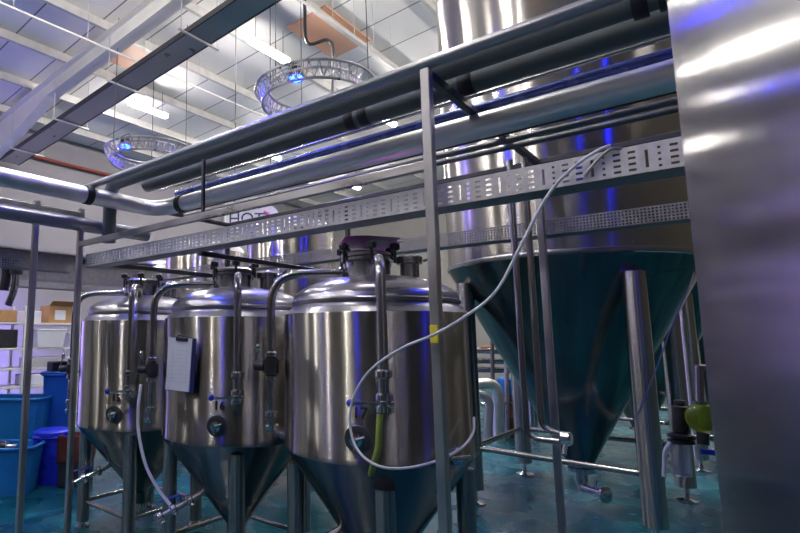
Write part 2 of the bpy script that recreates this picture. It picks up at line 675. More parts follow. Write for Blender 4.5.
def make_fermenter(number, label, zs=.93, hang=0.):
    zb_ = zs + .285          # foot of the blow-off pipe
    k_ = zs - .93
    r = thing('fermenter', label, 'tank', (0, 0, 0), 'numbered conical fermenters')
    obj('shell', MB().lathe([(.534, zs), (.540, zs + .005), (.540, zs + .03), (FR, zs + .035), (FR, 1.715), (.534, 1.722)], seg=96), 'shell', r, True)
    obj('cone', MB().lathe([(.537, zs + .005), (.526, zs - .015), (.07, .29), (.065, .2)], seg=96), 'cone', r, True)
    obj('outlet', MB().lathe([(.066, .2), (.085, .2), (.085, .17), (.05, .17), (.05, .1)], seg=24), 'chrome', r, True)
    dome = [(.533, 1.720), (.505, 1.745), (.482, 1.768), (.480, 1.774), (.489, 1.780), (.490, 1.796), (.482, 1.803)]
    for i in range(1, 13):
        a = PI / 2 * i / 12
        dome.append((.482 * math.cos(a) * .98 + .01, 1.803 + .15 * math.sin(a)))
    obj('dome', MB().lathe(dome, seg=96), 'dome', r, True)
    mo = dirv(-135) * .03
    mw = obj('manway', MB().lathe([(.15, 1.90), (.135, 1.93), (.135, 2.035), (.16, 2.04), (.16, 2.058), (.15, 2.06)], mo, seg=40), 'tube', r, True)
    obj('lid', MB().lathe([(.15, 2.062), (.162, 2.064), (.162, 2.082), (.12, 2.098), (.001, 2.105)], mo, seg=40), 'tube', mw, True)
    for k in range(6):
        d = dirv(20 + 60 * k)
        b = MB()
        q = mo + d * .172
        b.rod(q + Z * 2.02, q + Z * 2.1, .009, 8)
        b.lathe([(.012, 2.095), (.028, 2.1), (.03, 2.13), (.016, 2.14)], q, seg=10)
        obj('clamp_knob', b, 'dark', mw, True)
    po = dirv(45) * .215
    pt = obj('top_port', MB().lathe([(.06, 1.88), (.055, 1.92), (.055, 2.02), (.075, 2.022), (.075, 2.04)], po, seg=28), 'tube', r, True)
    obj('port_cap', MB().lathe([(.076, 2.042), (.076, 2.062), (.06, 2.075), (.001, 2.08)], po, seg=28), 'tube', pt, True)
    b = MB().rod(po + dirv(45) * .08 + Z * 2.04, po + dirv(45) * .13 + Z * 2.06, .008, 8)
    b.ball(po + dirv(45) * .14 + Z * 2.065, .026, (1, 1, .8), 12)
    obj('port_clamp', b, 'dark', pt, True)

    def ferrule(b, c, ax, rad=.042):
        ax = Vector(ax).normalized()
        b.lathe([(.028, -.022), (rad, -.012), (rad, .012), (.028, .022)], c, ax, 20)
        sd = ax.cross(Vector((.3, .9, .2))).normalized()
        b.rod(Vector(c) + sd * (rad - .004), Vector(c) + sd * (rad + .03), .005, 6)
        b.rod(Vector(c) + sd * (rad + .026) - ax * .014, Vector(c) + sd * (rad + .026) + ax * .014, .006, 6)

    # cleaning pipe arm at the side of the tank
    d = dirv(-135)
    z0 = 1.975
    path = fillet([d * .14 + Z * z0, d * .62 + Z * z0, d * .62 + Z * (1.02 + k_)], .2, 10)
    arm = obj('cleaning_pipe', MB().tube(path, .026, 16), 'tube', r, True)
    b = MB()
    ferrule(b, d * .19 + Z * z0, d)
    obj('pipe_clamp', b, 'chrome', arm, True)
    for zz in (1.45 + k_, 1.31 + k_, 1.1 + k_, 1.02 + k_):
        b = MB()
        ferrule(b, d * .62 + Z * zz, Z)
        obj('pipe_clamp', b, 'chrome', arm, True)
    side = dirv(-45)
    b = MB().lathe([(.03, 1.33), (.047, 1.34), (.047, 1.42), (.03, 1.43)], d * .62 + Z * k_, seg=20)
    b.lathe([(.022, 0), (.03, .01), (.03, .06), (.02, .07)], d * .66 + Z * (1.38 + k_), d, 14)
    obj('butterfly_valve', b, 'dark', arm, True)
    b = MB().tube([d * .70 + Z * (1.38 + k_), d * .72 + Z * (1.40 + k_), d * .70 + Z * (1.49 + k_)], .008, 8)
    b.ball(d * .70 + Z * (1.49 + k_), .017, (1, 1, 1.6), 12)
    obj('valve_lever', b, 'chrome', arm, True)
    b = MB().rod(d * .62 + Z * (1.2 + k_) - side * .1, d * .62 + Z * (1.2 + k_) + side * .1, .008, 8)
    obj('pipe_bracket', b, 'chrome', arm, True)

    # blow-off pipe down the front
    d = dirv(-45)
    path = fillet([d * .26 + Z * 1.90, d * .30 + Z * 2.0, d * .605 + Z * 1.985, d * .62 + Z * zb_], .13, 10)
    arm = obj('blow_off_pipe', MB().tube(path, .025, 16), 'tube', r, True)
    for zz in (zb_ + .17, zb_ + .06, zb_ + .005):
        b = MB()
        ferrule(b, d * .618 + Z * zz, Z)
        obj('pipe_clamp', b, 'chrome', arm, True)
    b = MB().rod(d * .62 + Z * (zb_ + .03), d * .62 + Z * (zb_ + .03) - dirv(45) * .15, .007, 8)
    obj('valve_stem', b, 'chrome', arm, True)
    b = MB().ball(d * .62 + Z * (zb_ + .032) - dirv(45) * .158, .02, (1, 1, 1), 12)
    obj('blue_handle', b, 'handleblue', arm, True)['label'] = 'blue plastic valve handle'
    b = MB().lathe([(.02, 0), (.026, .01), (.026, .035), (.018, .045)], d * .62 + Z * (zb_ + .03), dirv(45), 14)
    obj('valve_body', b, 'chrome', arm, True)

    # sample port with its round plate
    d = dirv(-58.5)
    tt = Vector((0, 0, 1)).cross(d)
    pl = obj('sample_port', MB().lathe([(.066, -.006), (.066, .008), (.062, .012), (.040, .012), (.036, .006)], d * .537 + Z * (zs + 0.135), d, 32), 'darktube', r, True)
    b = MB().lathe([(.024, .005), (.024, .03), (.032, .034), (.032, .046), (.016, .05), (.014, .07)], d * .537 + Z * (zs + 0.135), d, 20)
    obj('port_valve', b, 'chrome', pl, True)
    b = MB().rod(d * .60 + Z * (zs + 0.140), d * .60 + tt * .045 + Z * (zs + 0.155), .008, 8)
    b.rod(d * .59 + Z * (zs + 0.135), d * .60 + Z * (zs + 0.090), .009, 8)
    obj('port_spigot', b, 'chrome', pl, True)
    # number
    dn = dirv(-57)
    t = text('number_label', number, .078, 'ink', r, dn * .5415 + Z * (zs + .256), (PI / 2, 0, math.radians(-57 + 90)))
    t['label'] = 'black number ' + number
    # thermowell at the right
    d = dirv(-14)
    b = MB().lathe([(.03, 0), (.045, .01), (.045, .03), (.028, .035), (.028, .09), (.04, .095), (.04, .12), (.02, .125)], d * .532 + Z * (zs + 0.070), d, 20)
    tw = obj('side_fitting', b, 'chrome', r, True)
    b = MB().rod(d * .64 + Z * (zs + 0.070), d * .64 + Z * (zs + 0.130), .01, 8).rod(d * .66 + Z * (zs + 0.070) - dirv(76) * .06, d * .66 + Z * (zs + 0.070) + dirv(76) * .06, .009, 8)
    obj('fitting_lever', b, 'chrome', tw, True)
    # angled racking arm out of the cone
    d = dirv(-112)
    a0, a1 = d * .24 + Z * .53, d * .56 + Z * .40
    ax = (a1 - a0).normalized()
    b = MB().rod(a0, a1, .022, 14)
    for q in (.35, .7, .98):
        ferrule(b, a0.lerp(a1, q), ax, .036)
    ra = obj('racking_arm', b, 'chrome', r, True)
    b = MB().rod(a0.lerp(a1, .55), a0.lerp(a1, .55) + Z * .07, .009, 8)
    b.bar(a0.lerp(a1, .55) + Z * .07, a0.lerp(a1, .85) + Z * .07 + dirv(-150) * .06, .016, .01)
    obj('arm_handle', b, 'handleblue', ra, True)
    # legs and braces
    L = [dirv(-45 + 90 * k) * .475 for k in range(4)]
    for q in L:
        lg = obj('leg', MB().tube([q + Z * .05, q + Z * .86], .052, 20), 'shell', r, True)
        obj('foot', MB().lathe([(.06, 0), (.06, .015), (.02, .03), (.02, .06)], q, seg=16), 'chrome', lg, True)
    for k in range(4):
        a, c = L[k], L[(k + 1) % 4]
        u = (c - a).normalized() * .05
        obj('brace', MB().rod(a + u + Z * .21, c - u + Z * .21, .017, 12), 'tube', r, True)
    return r


fer = {}
for n, (x, y), rz, zs, lab in (
        ('17', (-1.65, 2.79), -11, .965, 'large front fermenter marked 17 with the green hose, nearest of the three'),
        ('16', (-2.80, 2.79), 0, .905, 'middle fermenter marked 16 with a white clipboard hanging on it'),
        ('15', (-3.97, 2.79), 0, .862, 'farthest fermenter marked 15 beside the blue tubs')):
    o = make_fermenter(n, lab, zs)
    o.location = (x, y, 0)
    o.rotation_euler = (0, 0, math.radians(rz))
    fer[n] = o

# magenta sheet on the nearest manway
c = Vector((-1.66, 2.78, 2.178))
b = MB()
N = 10
vs, fs = [], []
for i in range(N + 1):
    for j in range(N + 1):
        u, v = i / N - .5, j / N - .5
        vs.append(c + RGT * (u * .35) + FWD * (v * .32) + Z * (.012 * math.sin(u * 5) * math.cos(v * 4) - .03 * (u * u + v * v)))
for i in range(N):
    for j in range(N):
        a = i * (N + 1) + j
        fs.append([a, a + N + 1, a + N + 2, a + 1])
nv = len(vs)
vs2 = [v - Z * .024 for v in vs]
b.add(vs + vs2, fs + [[q + nv for q in f[::-1]] for f in fs], True)
tag(obj('plastic_cover', b, 'pink'), 'magenta plastic cover lying on the manway lid of tank 17', 'cover')

# clipboard on the middle tank
d = dirv(-95)
cc = Vector((-2.80, 2.79, 0)) + d * .575
fx = (RGT * .9 + FWD * -.4).normalized()
ny = fx.cross(Z)
pc = at(181.5, 364, 3.475)
r = thing('clipboard', 'dark blue clipboard holding white sheets, hung on the middle tank', 'clipboard', pc)
rot = Matrix((fx, -ny, Z)).transposed()
tilt = Matrix.Rotation(math.radians(-3), 3, ny)
rot = tilt @ rot
obj('board', MB().box(pc, (.205, .008, .345), rot, .003), 'board', r)
b = MB()
b.box(pc + ny * .009 - fx * .014 + Z * .002, (.178, .006, .335), rot)
sh = obj('paper_sheet', b, 'paper', r)
b = MB()
for k in range(9):
    b.box(pc + ny * .0125 + rot @ Vector((-.01, 0, .09 - k * .025)), (.11, .0008, .0022), rot)
for s in (-.055, .055):
    b.box(pc + ny * .0125 + rot @ Vector((s - .01, 0, -.01)), (.0022, .0008, .2), rot)
obj('printed_table', b, 'print', sh)
b = MB().box(pc + ny * .014 + rot @ Vector((0, 0, .16)), (.09, .012, .022), rot, .003)
b.tube([pc + ny * .016 + rot @ Vector((-.04, 0, .165)), pc + ny * .016 + rot @ Vector((-.03, 0, .185)), pc + ny * .016 + rot @ Vector((.03, 0, .185)), pc + ny * .016 + rot @ Vector((.04, 0, .165))], .005, 8)
obj('clip', b, 'dark', r)

# ------------------------------------------------------------------ big conical tanks
LEG4 = ((.67, -.82), (-.76, -.72), (-.74, .74), (.74, .74))


def make_big(label):
    r = thing('conical_tank', label, 'tank', (0, 0, 0), 'tall conical tanks')
    R_ = 1.13
    obj('shell', MB().lathe([(R_ - .003, 2.32), (R_, 2.34), (R_, 6.0), (R_ - .004, 6.01)], seg=128), 'bigshell', r, True)
    obj('seam_ring', MB().lathe([(R_ - .01, 2.27), (R_ + .006, 2.28), (R_ + .012, 2.30), (R_ + .006, 2.322), (R_ - .003, 2.325)], seg=128), 'tube', r, True)
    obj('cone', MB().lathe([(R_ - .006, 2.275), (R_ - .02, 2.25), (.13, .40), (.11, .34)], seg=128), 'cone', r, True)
    dome = [(R_ - .004, 6.01)]
    for i in range(1, 10):
        a = PI / 2 * i / 9
        dome.append((R_ * math.cos(a), 6.01 + .4 * math.sin(a)))
    obj('dome', MB().lathe(dome, seg=96), 'dome', r, True)
    b = MB().lathe([(.112, .34), (.14, .335), (.14, .30), (.06, .295), (.06, .2)], seg=32)
    ou = obj('outlet', b, 'chrome', r, True)
    b = MB().tube(fillet([(0, 0, .24), (0, 0, .14), (.2, -.12, .14)], .06), .045, 14)
    b.lathe([(.05, 0), (.075, .01), (.075, .03), (.05, .04)], (.2, -.12, .14), (.86, -.5, 0), 18)
    b.rod((.12, -.07, .14), (.14, -.08, .24), .012, 8)
    obj('outlet_valve', b, 'chrome', ou, True)
    for qx, qy in LEG4:
        q = Vector((qx, qy, 0))
        lg = obj('leg', MB().tube([q + Z * .13, q + Z * .14, q + Z * 2.12], .086, 28, True, [.06, .086, .086]), 'bigshell', r, True)
        b = MB().lathe([(.095, 0), (.095, .012), (.03, .03), (.024, .05), (.024, .15)], q, seg=20)
        obj('foot', b, 'chrome', lg, True)
    for (a, c) in zip(LEG4, LEG4[1:] + LEG4[:1]):
        obj('brace', MB().rod((*a, .52), (*c, .52), .026, 14), 'tube', r, True)
    return r


big = make_big('huge conical steel tank towering behind the pipe rack at right')
big.location = (-1.342, 6.053, 0)
for (x, y), lab in (((-1.25, 9.2), 'second tall conical tank hidden behind the huge one, only legs showing'),):
    o = copy_tree(big)
    o.location = (x, y, 0)
    o['label'] = lab

# close tank at the right edge
r = thing('steel_tank', 'close brushed steel tank wall filling the right edge of the picture', 'tank', (.696, 1.05, 0))
b = MB().lathe([(.745, .30), (.75, .31), (.75, 3.4), (.745, 3.41)], seg=160)
obj('shell', b, 'neartank', r, True)
b = MB().lathe([(.745, 3.41)] + [(.745 * math.cos(PI / 2 * i / 8), 3.41 + .22 * math.sin(PI / 2 * i / 8)) for i in range(1, 9)], seg=80)
obj('dome', b, 'dome', r, True)
b = MB().lathe([(.2, .14), (.5, .2), (.745, .30)], seg=80)
obj('bottom', b, 'dome', r, True)
for k in range(3):
    q = dirv(30 + 120 * k) * .55
    obj('leg', MB().tube([q, q + Z * .28], .05, 16), 'tube', r, True)

# slimmer tanks standing beyond the rack
def make_serving(label, R_, h):
    r = thing('serving_tank', label, 'tank', (0, 0, 0), 'upright tanks beyond the rack')
    obj('shell', MB().lathe([(R_ - .004, .6), (R_, .61), (R_, h), (R_ - .004, h + .01)], seg=80), 'bigshell', r, True)
    obj('dome', MB().lathe([(R_, h + .01)] + [(R_ * math.cos(PI / 2 * i / 8), h + .01 + .2 * math.sin(PI / 2 * i / 8)) for i in range(1, 9)], seg=64), 'dome', r, True)
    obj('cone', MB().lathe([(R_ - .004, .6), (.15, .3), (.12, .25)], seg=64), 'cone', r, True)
    for k in range(3):
        q = dirv(90 + 120 * k) * (R_ * .75)
        obj('leg', MB().tube([q, q + Z * .5], .04, 14), 'tube', r, True)
    return r


for (px, dep, R_, h, lab) in ((291, 6.1, .52, 2.75, 'upright steel tank seen between the middle and front fermenters'),
                              (205, 7.3, .55, 2.7, 'upright steel tank seen above the middle fermenter'),
                              (163, 8.6, .5, 2.6, 'upright steel tank seen above the farthest fermenter')):
    o = make_serving(lab, R_, h)
    p = at(px, 337, dep)
    o.location = (p.x, p.y, 0)

# ------------------------------------------------------------------ pipe rack frame
YF, YR, XL, XP = 2.11, 3.75, -3.92, -.955
PW = .042
r = thing('pipe_rack', 'welded steel rack of posts and beams carrying the overhead pipes and trays', 'rack', (XP, YF, 0))


def post(x, y, z, mat='post', w=PW):
    b = MB().box((x, y, z / 2), (w, w, z), None, .004)
    p = obj('post', b, mat, r)
    obj('base_plate', MB().box((x, y, .005), (.11, .11, .01)), 'post', p)


post(XP, YF, 2.76)
post(XL, YF, 2.62)
post(XL, 1.745, 2.62)
post(XL, -.6, 2.62)
post(XP, YR, 2.76, 'post')
post(-2.45, YR, 2.72, 'dark', .036)
post(XL, YR, 2.72, 'dark')
post(.9, YR, 2.76)
obj('top_rail', MB().tube([(XL, YF, 2.785), (1.4, YF, 2.785)], .027, 18), 'paletube', r)
obj('rail', MB().bar((XL, YF - .005, 2.325), (XP, YF - .005, 2.325), .03, .045), 'rail', r)
for x in (XP, XL, .9):
    obj('beam', MB().bar((x, YF, 2.74), (x, YR, 2.74), .04, .04), 'dark', r)
obj('rear_rail', MB().bar((XL, YR, 2.74), (1.4, YR, 2.74), .035, .035), 'dark', r)
obj('side_rail', MB().bar((XL, -.6, 2.57), (XL, YF, 2.57), .035, .035), 'post', r)
for x in (-2.45,):
    obj('cross_bar', MB().bar((x, YF, 2.10), (x, YR, 2.10), .03, .03), 'dark', r)
obj('cross_bar', MB().bar((XL, YF, 2.19), (XL, YR, 2.19), .03, .04), 'dark', r)
obj('hanger_bar', MB().bar((-2.45, YF + .02, 2.34), (-2.45, YF + .02, 2.7), .02, .02), 'dark', r)

r = thing('gantry_beam', 'dark steel gantry beam on legs crossing behind the two left rack posts', 'beam', (-5.7, 2.2, 0))
b = MB()
b.box((-5.7, 1.4, 2.36), (.02, 5.4, .30))
b.box((-5.7, 1.4, 2.51), (.18, 5.4, .02))
b.box((-5.7, 1.4, 2.21), (.18, 5.4, .02))
obj('girder', b, 'traydark', r)
for y in (-1.1, 3.9):
    obj('leg', MB().box((-5.7, y, 1.1), (.1, .1, 2.2)), 'traydark', r)

# ------------------------------------------------------------------ cable trays with punched holes
def perforated(b, x0, x1, y, z0, z1, pattern, period, axis='x'):
    """a sheet in the plane y = const, split into cells and leaving the holes out"""
    n = int(round((x1 - x0) / period))
    for k in range(n):
        xs0 = x0 + k * period
        cols = sorted(set([0, period] + [c for h in pattern for c in (h[0], h[1])]))
        for i in range(len(cols) - 1):
            ca, cb = cols[i], cols[i + 1]
            hs = sorted([(h[2], h[3]) for h in pattern if h[0] <= ca + 1e-6 and h[1] >= cb - 1e-6])
            z = z0
            spans = []
            for (ha, hb) in hs:
                spans.append((z, z0 + ha))
                z = z0 + hb
            spans.append((z, z1))
            for (za_, zb_) in spans:
                if axis == 'x':
                    vs = [(xs0 + ca, y, za_), (xs0 + cb, y, za_), (xs0 + cb, y, zb_), (xs0 + ca, y, zb_)]
                else:
                    vs = [(y, xs0 + ca, za_), (y, xs0 + cb, za_), (y, xs0 + cb, zb_), (y, xs0 + ca, zb_)]
                b.add(vs, [[0, 1, 2, 3]], False)


PATA = [(.006, .015, .018, .080)]
for zc in (.018, .039, .060, .081):
    PATA.append((.041, .050, zc - .0045, zc + .0045))
    PATA.append((.074, .096, zc - .0045, zc + .0045))
    PATA.append((.118, .140, zc - .0045, zc + .0045))
PATB = []
for i in range(6):
    for j in range(5):
        z = .014 + j * .0185
        x = .006 + i * .0187
        PATB.append((x, x + .0105, z - .0055, z + .0055))


def make_tray(name, label, x0, x1, y, z0, z1, pat, period, depth=.13, mat='galv', axis='x'):
    r = thing(name, label, 'cable tray', ((x0 + x1) / 2, y, z0) if axis == 'x' else (y, (x0 + x1) / 2, z0), 'perforated cable trays')
    b = MB()
    perforated(b, x0, x1, y, z0, z1, pat, period, axis)
    o = obj('side_panel', b, mat, r)
    o.data.polygons.foreach_set('use_smooth', [False] * len(o.data.polygons))
    md = o.modifiers.new('thickness', 'SOLIDIFY')
    md.thickness = .0016
    L = x1 - x0
    c = (x0 + x1) / 2
    if axis == 'x':
        obj('tray_floor', MB().box((c, y + depth / 2, z0 + .001), (L, depth, .002)), 'traydark', r)  # underside shade of the tray put into a darker steel colour
        obj('rear_panel', MB().box((c, y + depth, z0 + .012), (L, .002, .024)), mat, r)
        obj('lip', MB().box((c, y + .006, z1 + .001), (L, .012, .002)), mat, r)
    else:
        obj('tray_floor', MB().box((y - depth / 2, c, z0 + .001), (depth, L, .002)), 'traydark', r)
        obj('rear_panel', MB().box((y - depth, c, z0 + .012), (.002, L, .024)), mat, r)
    return r


make_tray('cable_tray', 'upper pale perforated cable tray running in front of the rack posts', -3.9, .9, 2.155, 2.145, 2.245, PATA, .16)
make_tray('cable_tray', 'lower grey finely perforated cable tray behind the hanging pipes', -6.2, 1.36, 3.80, 2.255, 2.355, PATB, .112, .13, 'traydark')
make_tray('cable_tray', 'dark perforated cable tray coming towards the viewer at far left', -.64, 2.09, -4.0, 2.10, 2.20, PATB, .112, .1, 'traydark', 'y')
make_tray('cable_tray', 'dark perforated cable tray crossing behind the two left rack posts', .4, 4.4, -5.2, 2.07, 2.17, PATB, .112, .1, 'traydark', 'y')

# ------------------------------------------------------------------ pipes on the rack
def pipe(name, label, path, rad, mat, group='overhead pipes', seg=24, collars=(), cmat='rubber', jackets=False):
    P = [Vector(p) for p in path]
    r = thing(name, label, 'pipe', P[0], group)
    obj('run', MB().tube(P, rad, seg), mat, r)
    for (c, ax, w, gr) in collars:
        obj('collar', MB().lathe([(rad * gr * .96, -w / 2), (rad * gr, -w / 2 + .004), (rad * gr, w / 2 - .004), (rad * gr * .96, w / 2)], c, ax, seg), cmat, r)
    return r


XA, XB = -3.72, 1.3
pipe('overhead_pipe', 'thick grey lagged pipe directly behind the top rail', fillet([(-3.84, 2.32, 2.36), (-3.84, 2.32, 2.85), (XB, 2.32, 2.85)], .12), .056, 'lag',
     collars=[((-.20, 2.32, 2.85), (1, 0, 0), .05, 1.25), ((-.12, 2.32, 2.85), (1, 0, 0), .05, 1.25)])
pipe('overhead_pipe', 'thick grey lagged pipe with a double black clamp, second from the top rail', [(XA + .1, 2.53, 2.85), (XB, 2.53, 2.85)], .062, 'lag',
     collars=[((-1.60, 2.53, 2.85), (1, 0, 0), .06, 1.06), ((-1.51, 2.53, 2.85), (1, 0, 0), .06, 1.06), ((-.93, 2.53, 2.85), (1, 0, 0), .07, 1.08)])
pipe('overhead_tube', 'thin steel tube between the grey pipes and the blue tube', [(XA + .1, 2.66, 2.83), (XB, 2.66, 2.83)], .011, 'tube')
pipe('overhead_tube', 'shiny blue tube running above the foil lagged pipe', [(XA + .2, 2.76, 2.80), (XB, 2.76, 2.80)], .026, 'bluepipe')
pipe('overhead_tube', 'flat grey duct between the blue tube and foil pipe', [(XA + .3, 2.76, 2.71), (XB, 2.76, 2.71)], .03, 'paletube')
foil = fillet([(-3.74, -1.2, 2.69), (-3.74, 2.67, 2.69), (-3.5, 2.67, 2.665), (XB, 2.67, 2.665)], .14, 10)
pipe('lagged_pipe', 'foil wrapped pipe turning from the left edge and running below the blue tube', foil, .066, 'foil',
     collars=[((-3.33, 2.67, 2.665), (1, 0, 0), .06, 1.12), ((-3.74, 2.06, 2.69), (0, 1, 0), .06, 1.12)])
pipe('overhead_pipe', 'smooth pale pipe under the foil pipe at far left', [(-3.92, -1.2, 2.49), (-3.92, 2.75, 2.49)], .055, 'paletube')
pipe('overhead_tube', 'upper of two thin steel tubes behind the foil pipe', [(XA, 3.02, 2.68), (XB, 3.02, 2.68)], .018, 'darktube')
pipe('overhead_tube', 'lower of two thin steel tubes behind the foil pipe', [(XA, 3.14, 2.68), (XB, 3.14, 2.68)], .018, 'darktube')
pipe('overhead_tube', 'thin dark tube close under the foil pipe', [(XA, 2.9, 2.69), (XB, 2.9, 2.69)], .02, 'dark')
# two drop pipes bending to a valve
xs = -1.0
pipe('drop_pipe', 'left one of two steel pipes dropping to the low valve', fillet([(xs - .035, 3.45, 2.7), (xs - .035, 3.45, 1.0), (xs + .16, 3.45, 1.0)], .08), .018, 'tube', 'pipes dropping from the rack')
pipe('drop_pipe', 'right one of two steel pipes dropping to the low valve', fillet([(xs + .045, 3.47, 2.7), (xs + .045, 3.47, 1.06), (xs + .16, 3.47, 1.04)], .08), .018, 'tube', 'pipes dropping from the rack')
r = thing('pipe_valve', 'chrome valve joining the two low pipe bends by the rear rack post', 'valve', (xs + .16, 3.46, 1.0))
b = MB().lathe([(.03, -.03), (.04, -.02), (.04, .02), (.03, .03)], (xs + .17, 3.46, 1.02), (1, 0, 0), 20)
obj('valve_body', b, 'chrome', r)
b = MB().rod((xs + .17, 3.46, 1.02), (xs + .17, 3.40, .94), .012, 10)
obj('spigot', b, 'chrome', r)

# ------------------------------------------------------------------ hoses
def on_y(px, py, y):
    q = at(px, py, 1.0) - CAMP
    return CAMP + q * (y / q.y)


hp = [at(474, 417, 2.75), at(473, 432, 2.68), at(462, 447, 2.58), at(440, 459, 2.48), at(410, 467, 2.38), at(380, 466, 2.36), at(358, 450, 2.42), at(350, 425, 2.46), at(352, 402, 2.46), at(362, 380, 2.42), at(378, 363, 2.36),
      at(405, 346, 2.25), at(432, 335, 2.13), at(462, 318, 2.1), at(495, 292, 2.06), on_y(520, 247, 2.12), on_y(540, 208, 2.125), on_y(556, 184, 2.125), on_y(578, 163, 2.13), on_y(598, 150, 2.135), on_y(610, 145, 2.16)]
tag(obj('white_hose', MB().tube(spline(hp, 8), .006, 10), 'hose'), 'white hose looping round tank 17 and rising to the upper cable tray', 'hose')
b = MB().tube(spline([on_y(622, 148, 2.16), on_y(610, 149, 2.14), on_y(597, 160, 2.14), on_y(584, 176, 2.142)], 6), .006, 8)
tag(obj('grey_cable', b, 'paletube'), 'short grey cable end lying over the face of the upper cable tray', 'cable')
hp = [at(141, 384, 3.75), at(138, 410, 3.72), at(139, 435, 3.7), at(146, 465, 3.66), at(158, 488, 3.62), at(170, 504, 3.58)]
tag(obj('white_hose', MB().tube(spline(hp, 8), .011, 10), 'hose'), 'white hose hanging in front of tank 15 down to the racking arm of tank 16', 'hose')
hp = [at(380, 414, 2.43), at(379, 430, 2.42), at(378, 448, 2.42), at(374, 462, 2.44), at(371, 474, 2.5)]
tag(obj('green_hose', MB().tube(spline(hp, 8), .015, 12), 'green'), 'translucent green hose below the blow-off pipe of tank 17', 'hose')
b = MB().box((XP - .002, YF - .002, 1.605), (.044, .044, .085), None, .008)
tag(obj('yellow_tape', b, 'yellow'), 'yellow tape wrapped round the main rack post at hose height', 'tape')
b = MB().tube(spline([at(694, 272, 4.4), at(688, 290, 4.25), at(672, 325, 4.2), at(655, 372, 4.12), at(640, 408, 4.1), at(634, 420, 4.12)], 8), .005, 8)
tag(obj('blue_cable', b, 'board'), 'dark blue cable strung slanting past the leg of the huge tank', 'cable')

# ------------------------------------------------------------------ sight glass group behind the close tank
r = thing('sample_valve', 'black valve with a clear glass bowl beside the huge tank leg', 'valve', at(681, 475, 3.3))
dp = 3.3
b = MB()
p = at(680, 405, dp)
q = at(681, 432, dp)
b.lathe([(.036, 0), (.042, .006), (.042, (p - q).length - .006), (.034, (p - q).length)], q, (p - q), 24)
obj('actuator', b, 'rubber', r)
b = MB().lathe([(.02, 0), (.03, .01), (.03, .03), (.012, .034)], p, Z, 16)
obj('cap', b, 'dark', r)
b = MB().lathe([(.045, -.03), (.068, -.025), (.068, -.008), (.05, -.004), (.05, .004), (.068, .008), (.068, .025), (.045, .03)], at(681, 438, dp), Z, 28)
obj('flange', b, 'dark', r)
t0, t1 = at(682, 475, dp), at(681, 443, dp)
b = MB().lathe([(.044, 0), (.052, .004), (.052, (t1 - t0).length), (.048, (t1 - t0).length), (.046, .01), (.001, .008)], t0, Z, 28)
obj('glass_bowl', b, 'glass', r)
pe = at(706, 438, dp)
b = MB().rod(at(692, 437, dp), pe + RGT * .5, .016, 12)
b.rod(pe + RGT * .45, Vector((pe.x, pe.y, 0)) + RGT * .45, .02, 12)
obj('feed_pipe', b, 'tube', r)
b = MB().tube(fillet([at(670, 442, dp), at(665, 450, dp), at(664, 476, dp)], .03), .012, 10)
obj('drain_tube', b, 'hose', r)
r = thing('sight_glass', 'round green sight glass on a steel pipe at the close tank edge', 'sight glass', at(700, 430, 3.2))
dp = 3.2
b = MB().lathe([(.02, -.045), (.07, -.04), (.085, -.012), (.085, .012), (.07, .04), (.02, .045)], at(701, 417, dp), (-FWD + RGT * .2), 32)
obj('bowl', b, 'greenglass', r)
b = MB().rod(at(700, 402, dp), at(699, 365, dp), .022, 14)
b.lathe([(.022, -.01), (.04, -.008), (.04, .008), (.022, .01)], at(700, 402, dp), Z, 18)
b.rod(at(699, 367, dp), at(699, 367, dp) + RGT * .5, .018, 12)
obj('neck', b, 'tube', r)
b = MB().rod(at(703, 432, dp), at(703, 444, dp), .03, 14)
obj('drain_valve', b, 'dark', r)
b = MB().bar(at(701, 451, dp), at(714, 452, dp), .02, .03)
obj('handle', b, 'handleblue', r)

# ------------------------------------------------------------------ storage corner at the left
def bx(name, label, cat, px, py, depth, size, mat, rz=None, group=None, bev=.01):
    p = at(px, py, depth)
    ang = math.atan2(RGT.y, RGT.x) if rz is None else rz
    o = obj(name, MB().box((0, 0, size[2] / 2), size, None, bev), mat)
    o.location = p
    o.rotation_euler = (0, 0, ang)
    return tag(o, label, cat, group)


SH = math.atan2(1, 0)  # shelves run along the far wall
r = thing('shelving_unit', 'pale steel shelving unit against the violet wall', 'shelving', at(40, 430, 9.2))
r0 = r.location.copy()
gx = Vector((0, 1, 0))
for yy in (-.95, -.35, .62):
    for xx in (0, -.5):
        p = Vector((r0.x + xx, r0.y + yy, 0))
        obj('upright', MB().box(p + Z * 1.05, (.04, .04, 2.1)), 'frame', r)
for zz in (.35, .75, 1.05, 1.38, 1.80):
    obj('shelf', MB().box((r0.x - .25, r0.y - .165, zz), (.52, 1.6, .035), None, .004), 'frame', r)


def on_shelf(name, label, cat, dy, zz, size, mat, dx=-.2, group=None, parts=None):
    o = obj(name, MB().box((0, 0, size[2] / 2), size, None, .008), mat)
    o.location = (r0.x + dx, r0.y + dy, zz + .0185)
    return tag(o, label, cat, group)


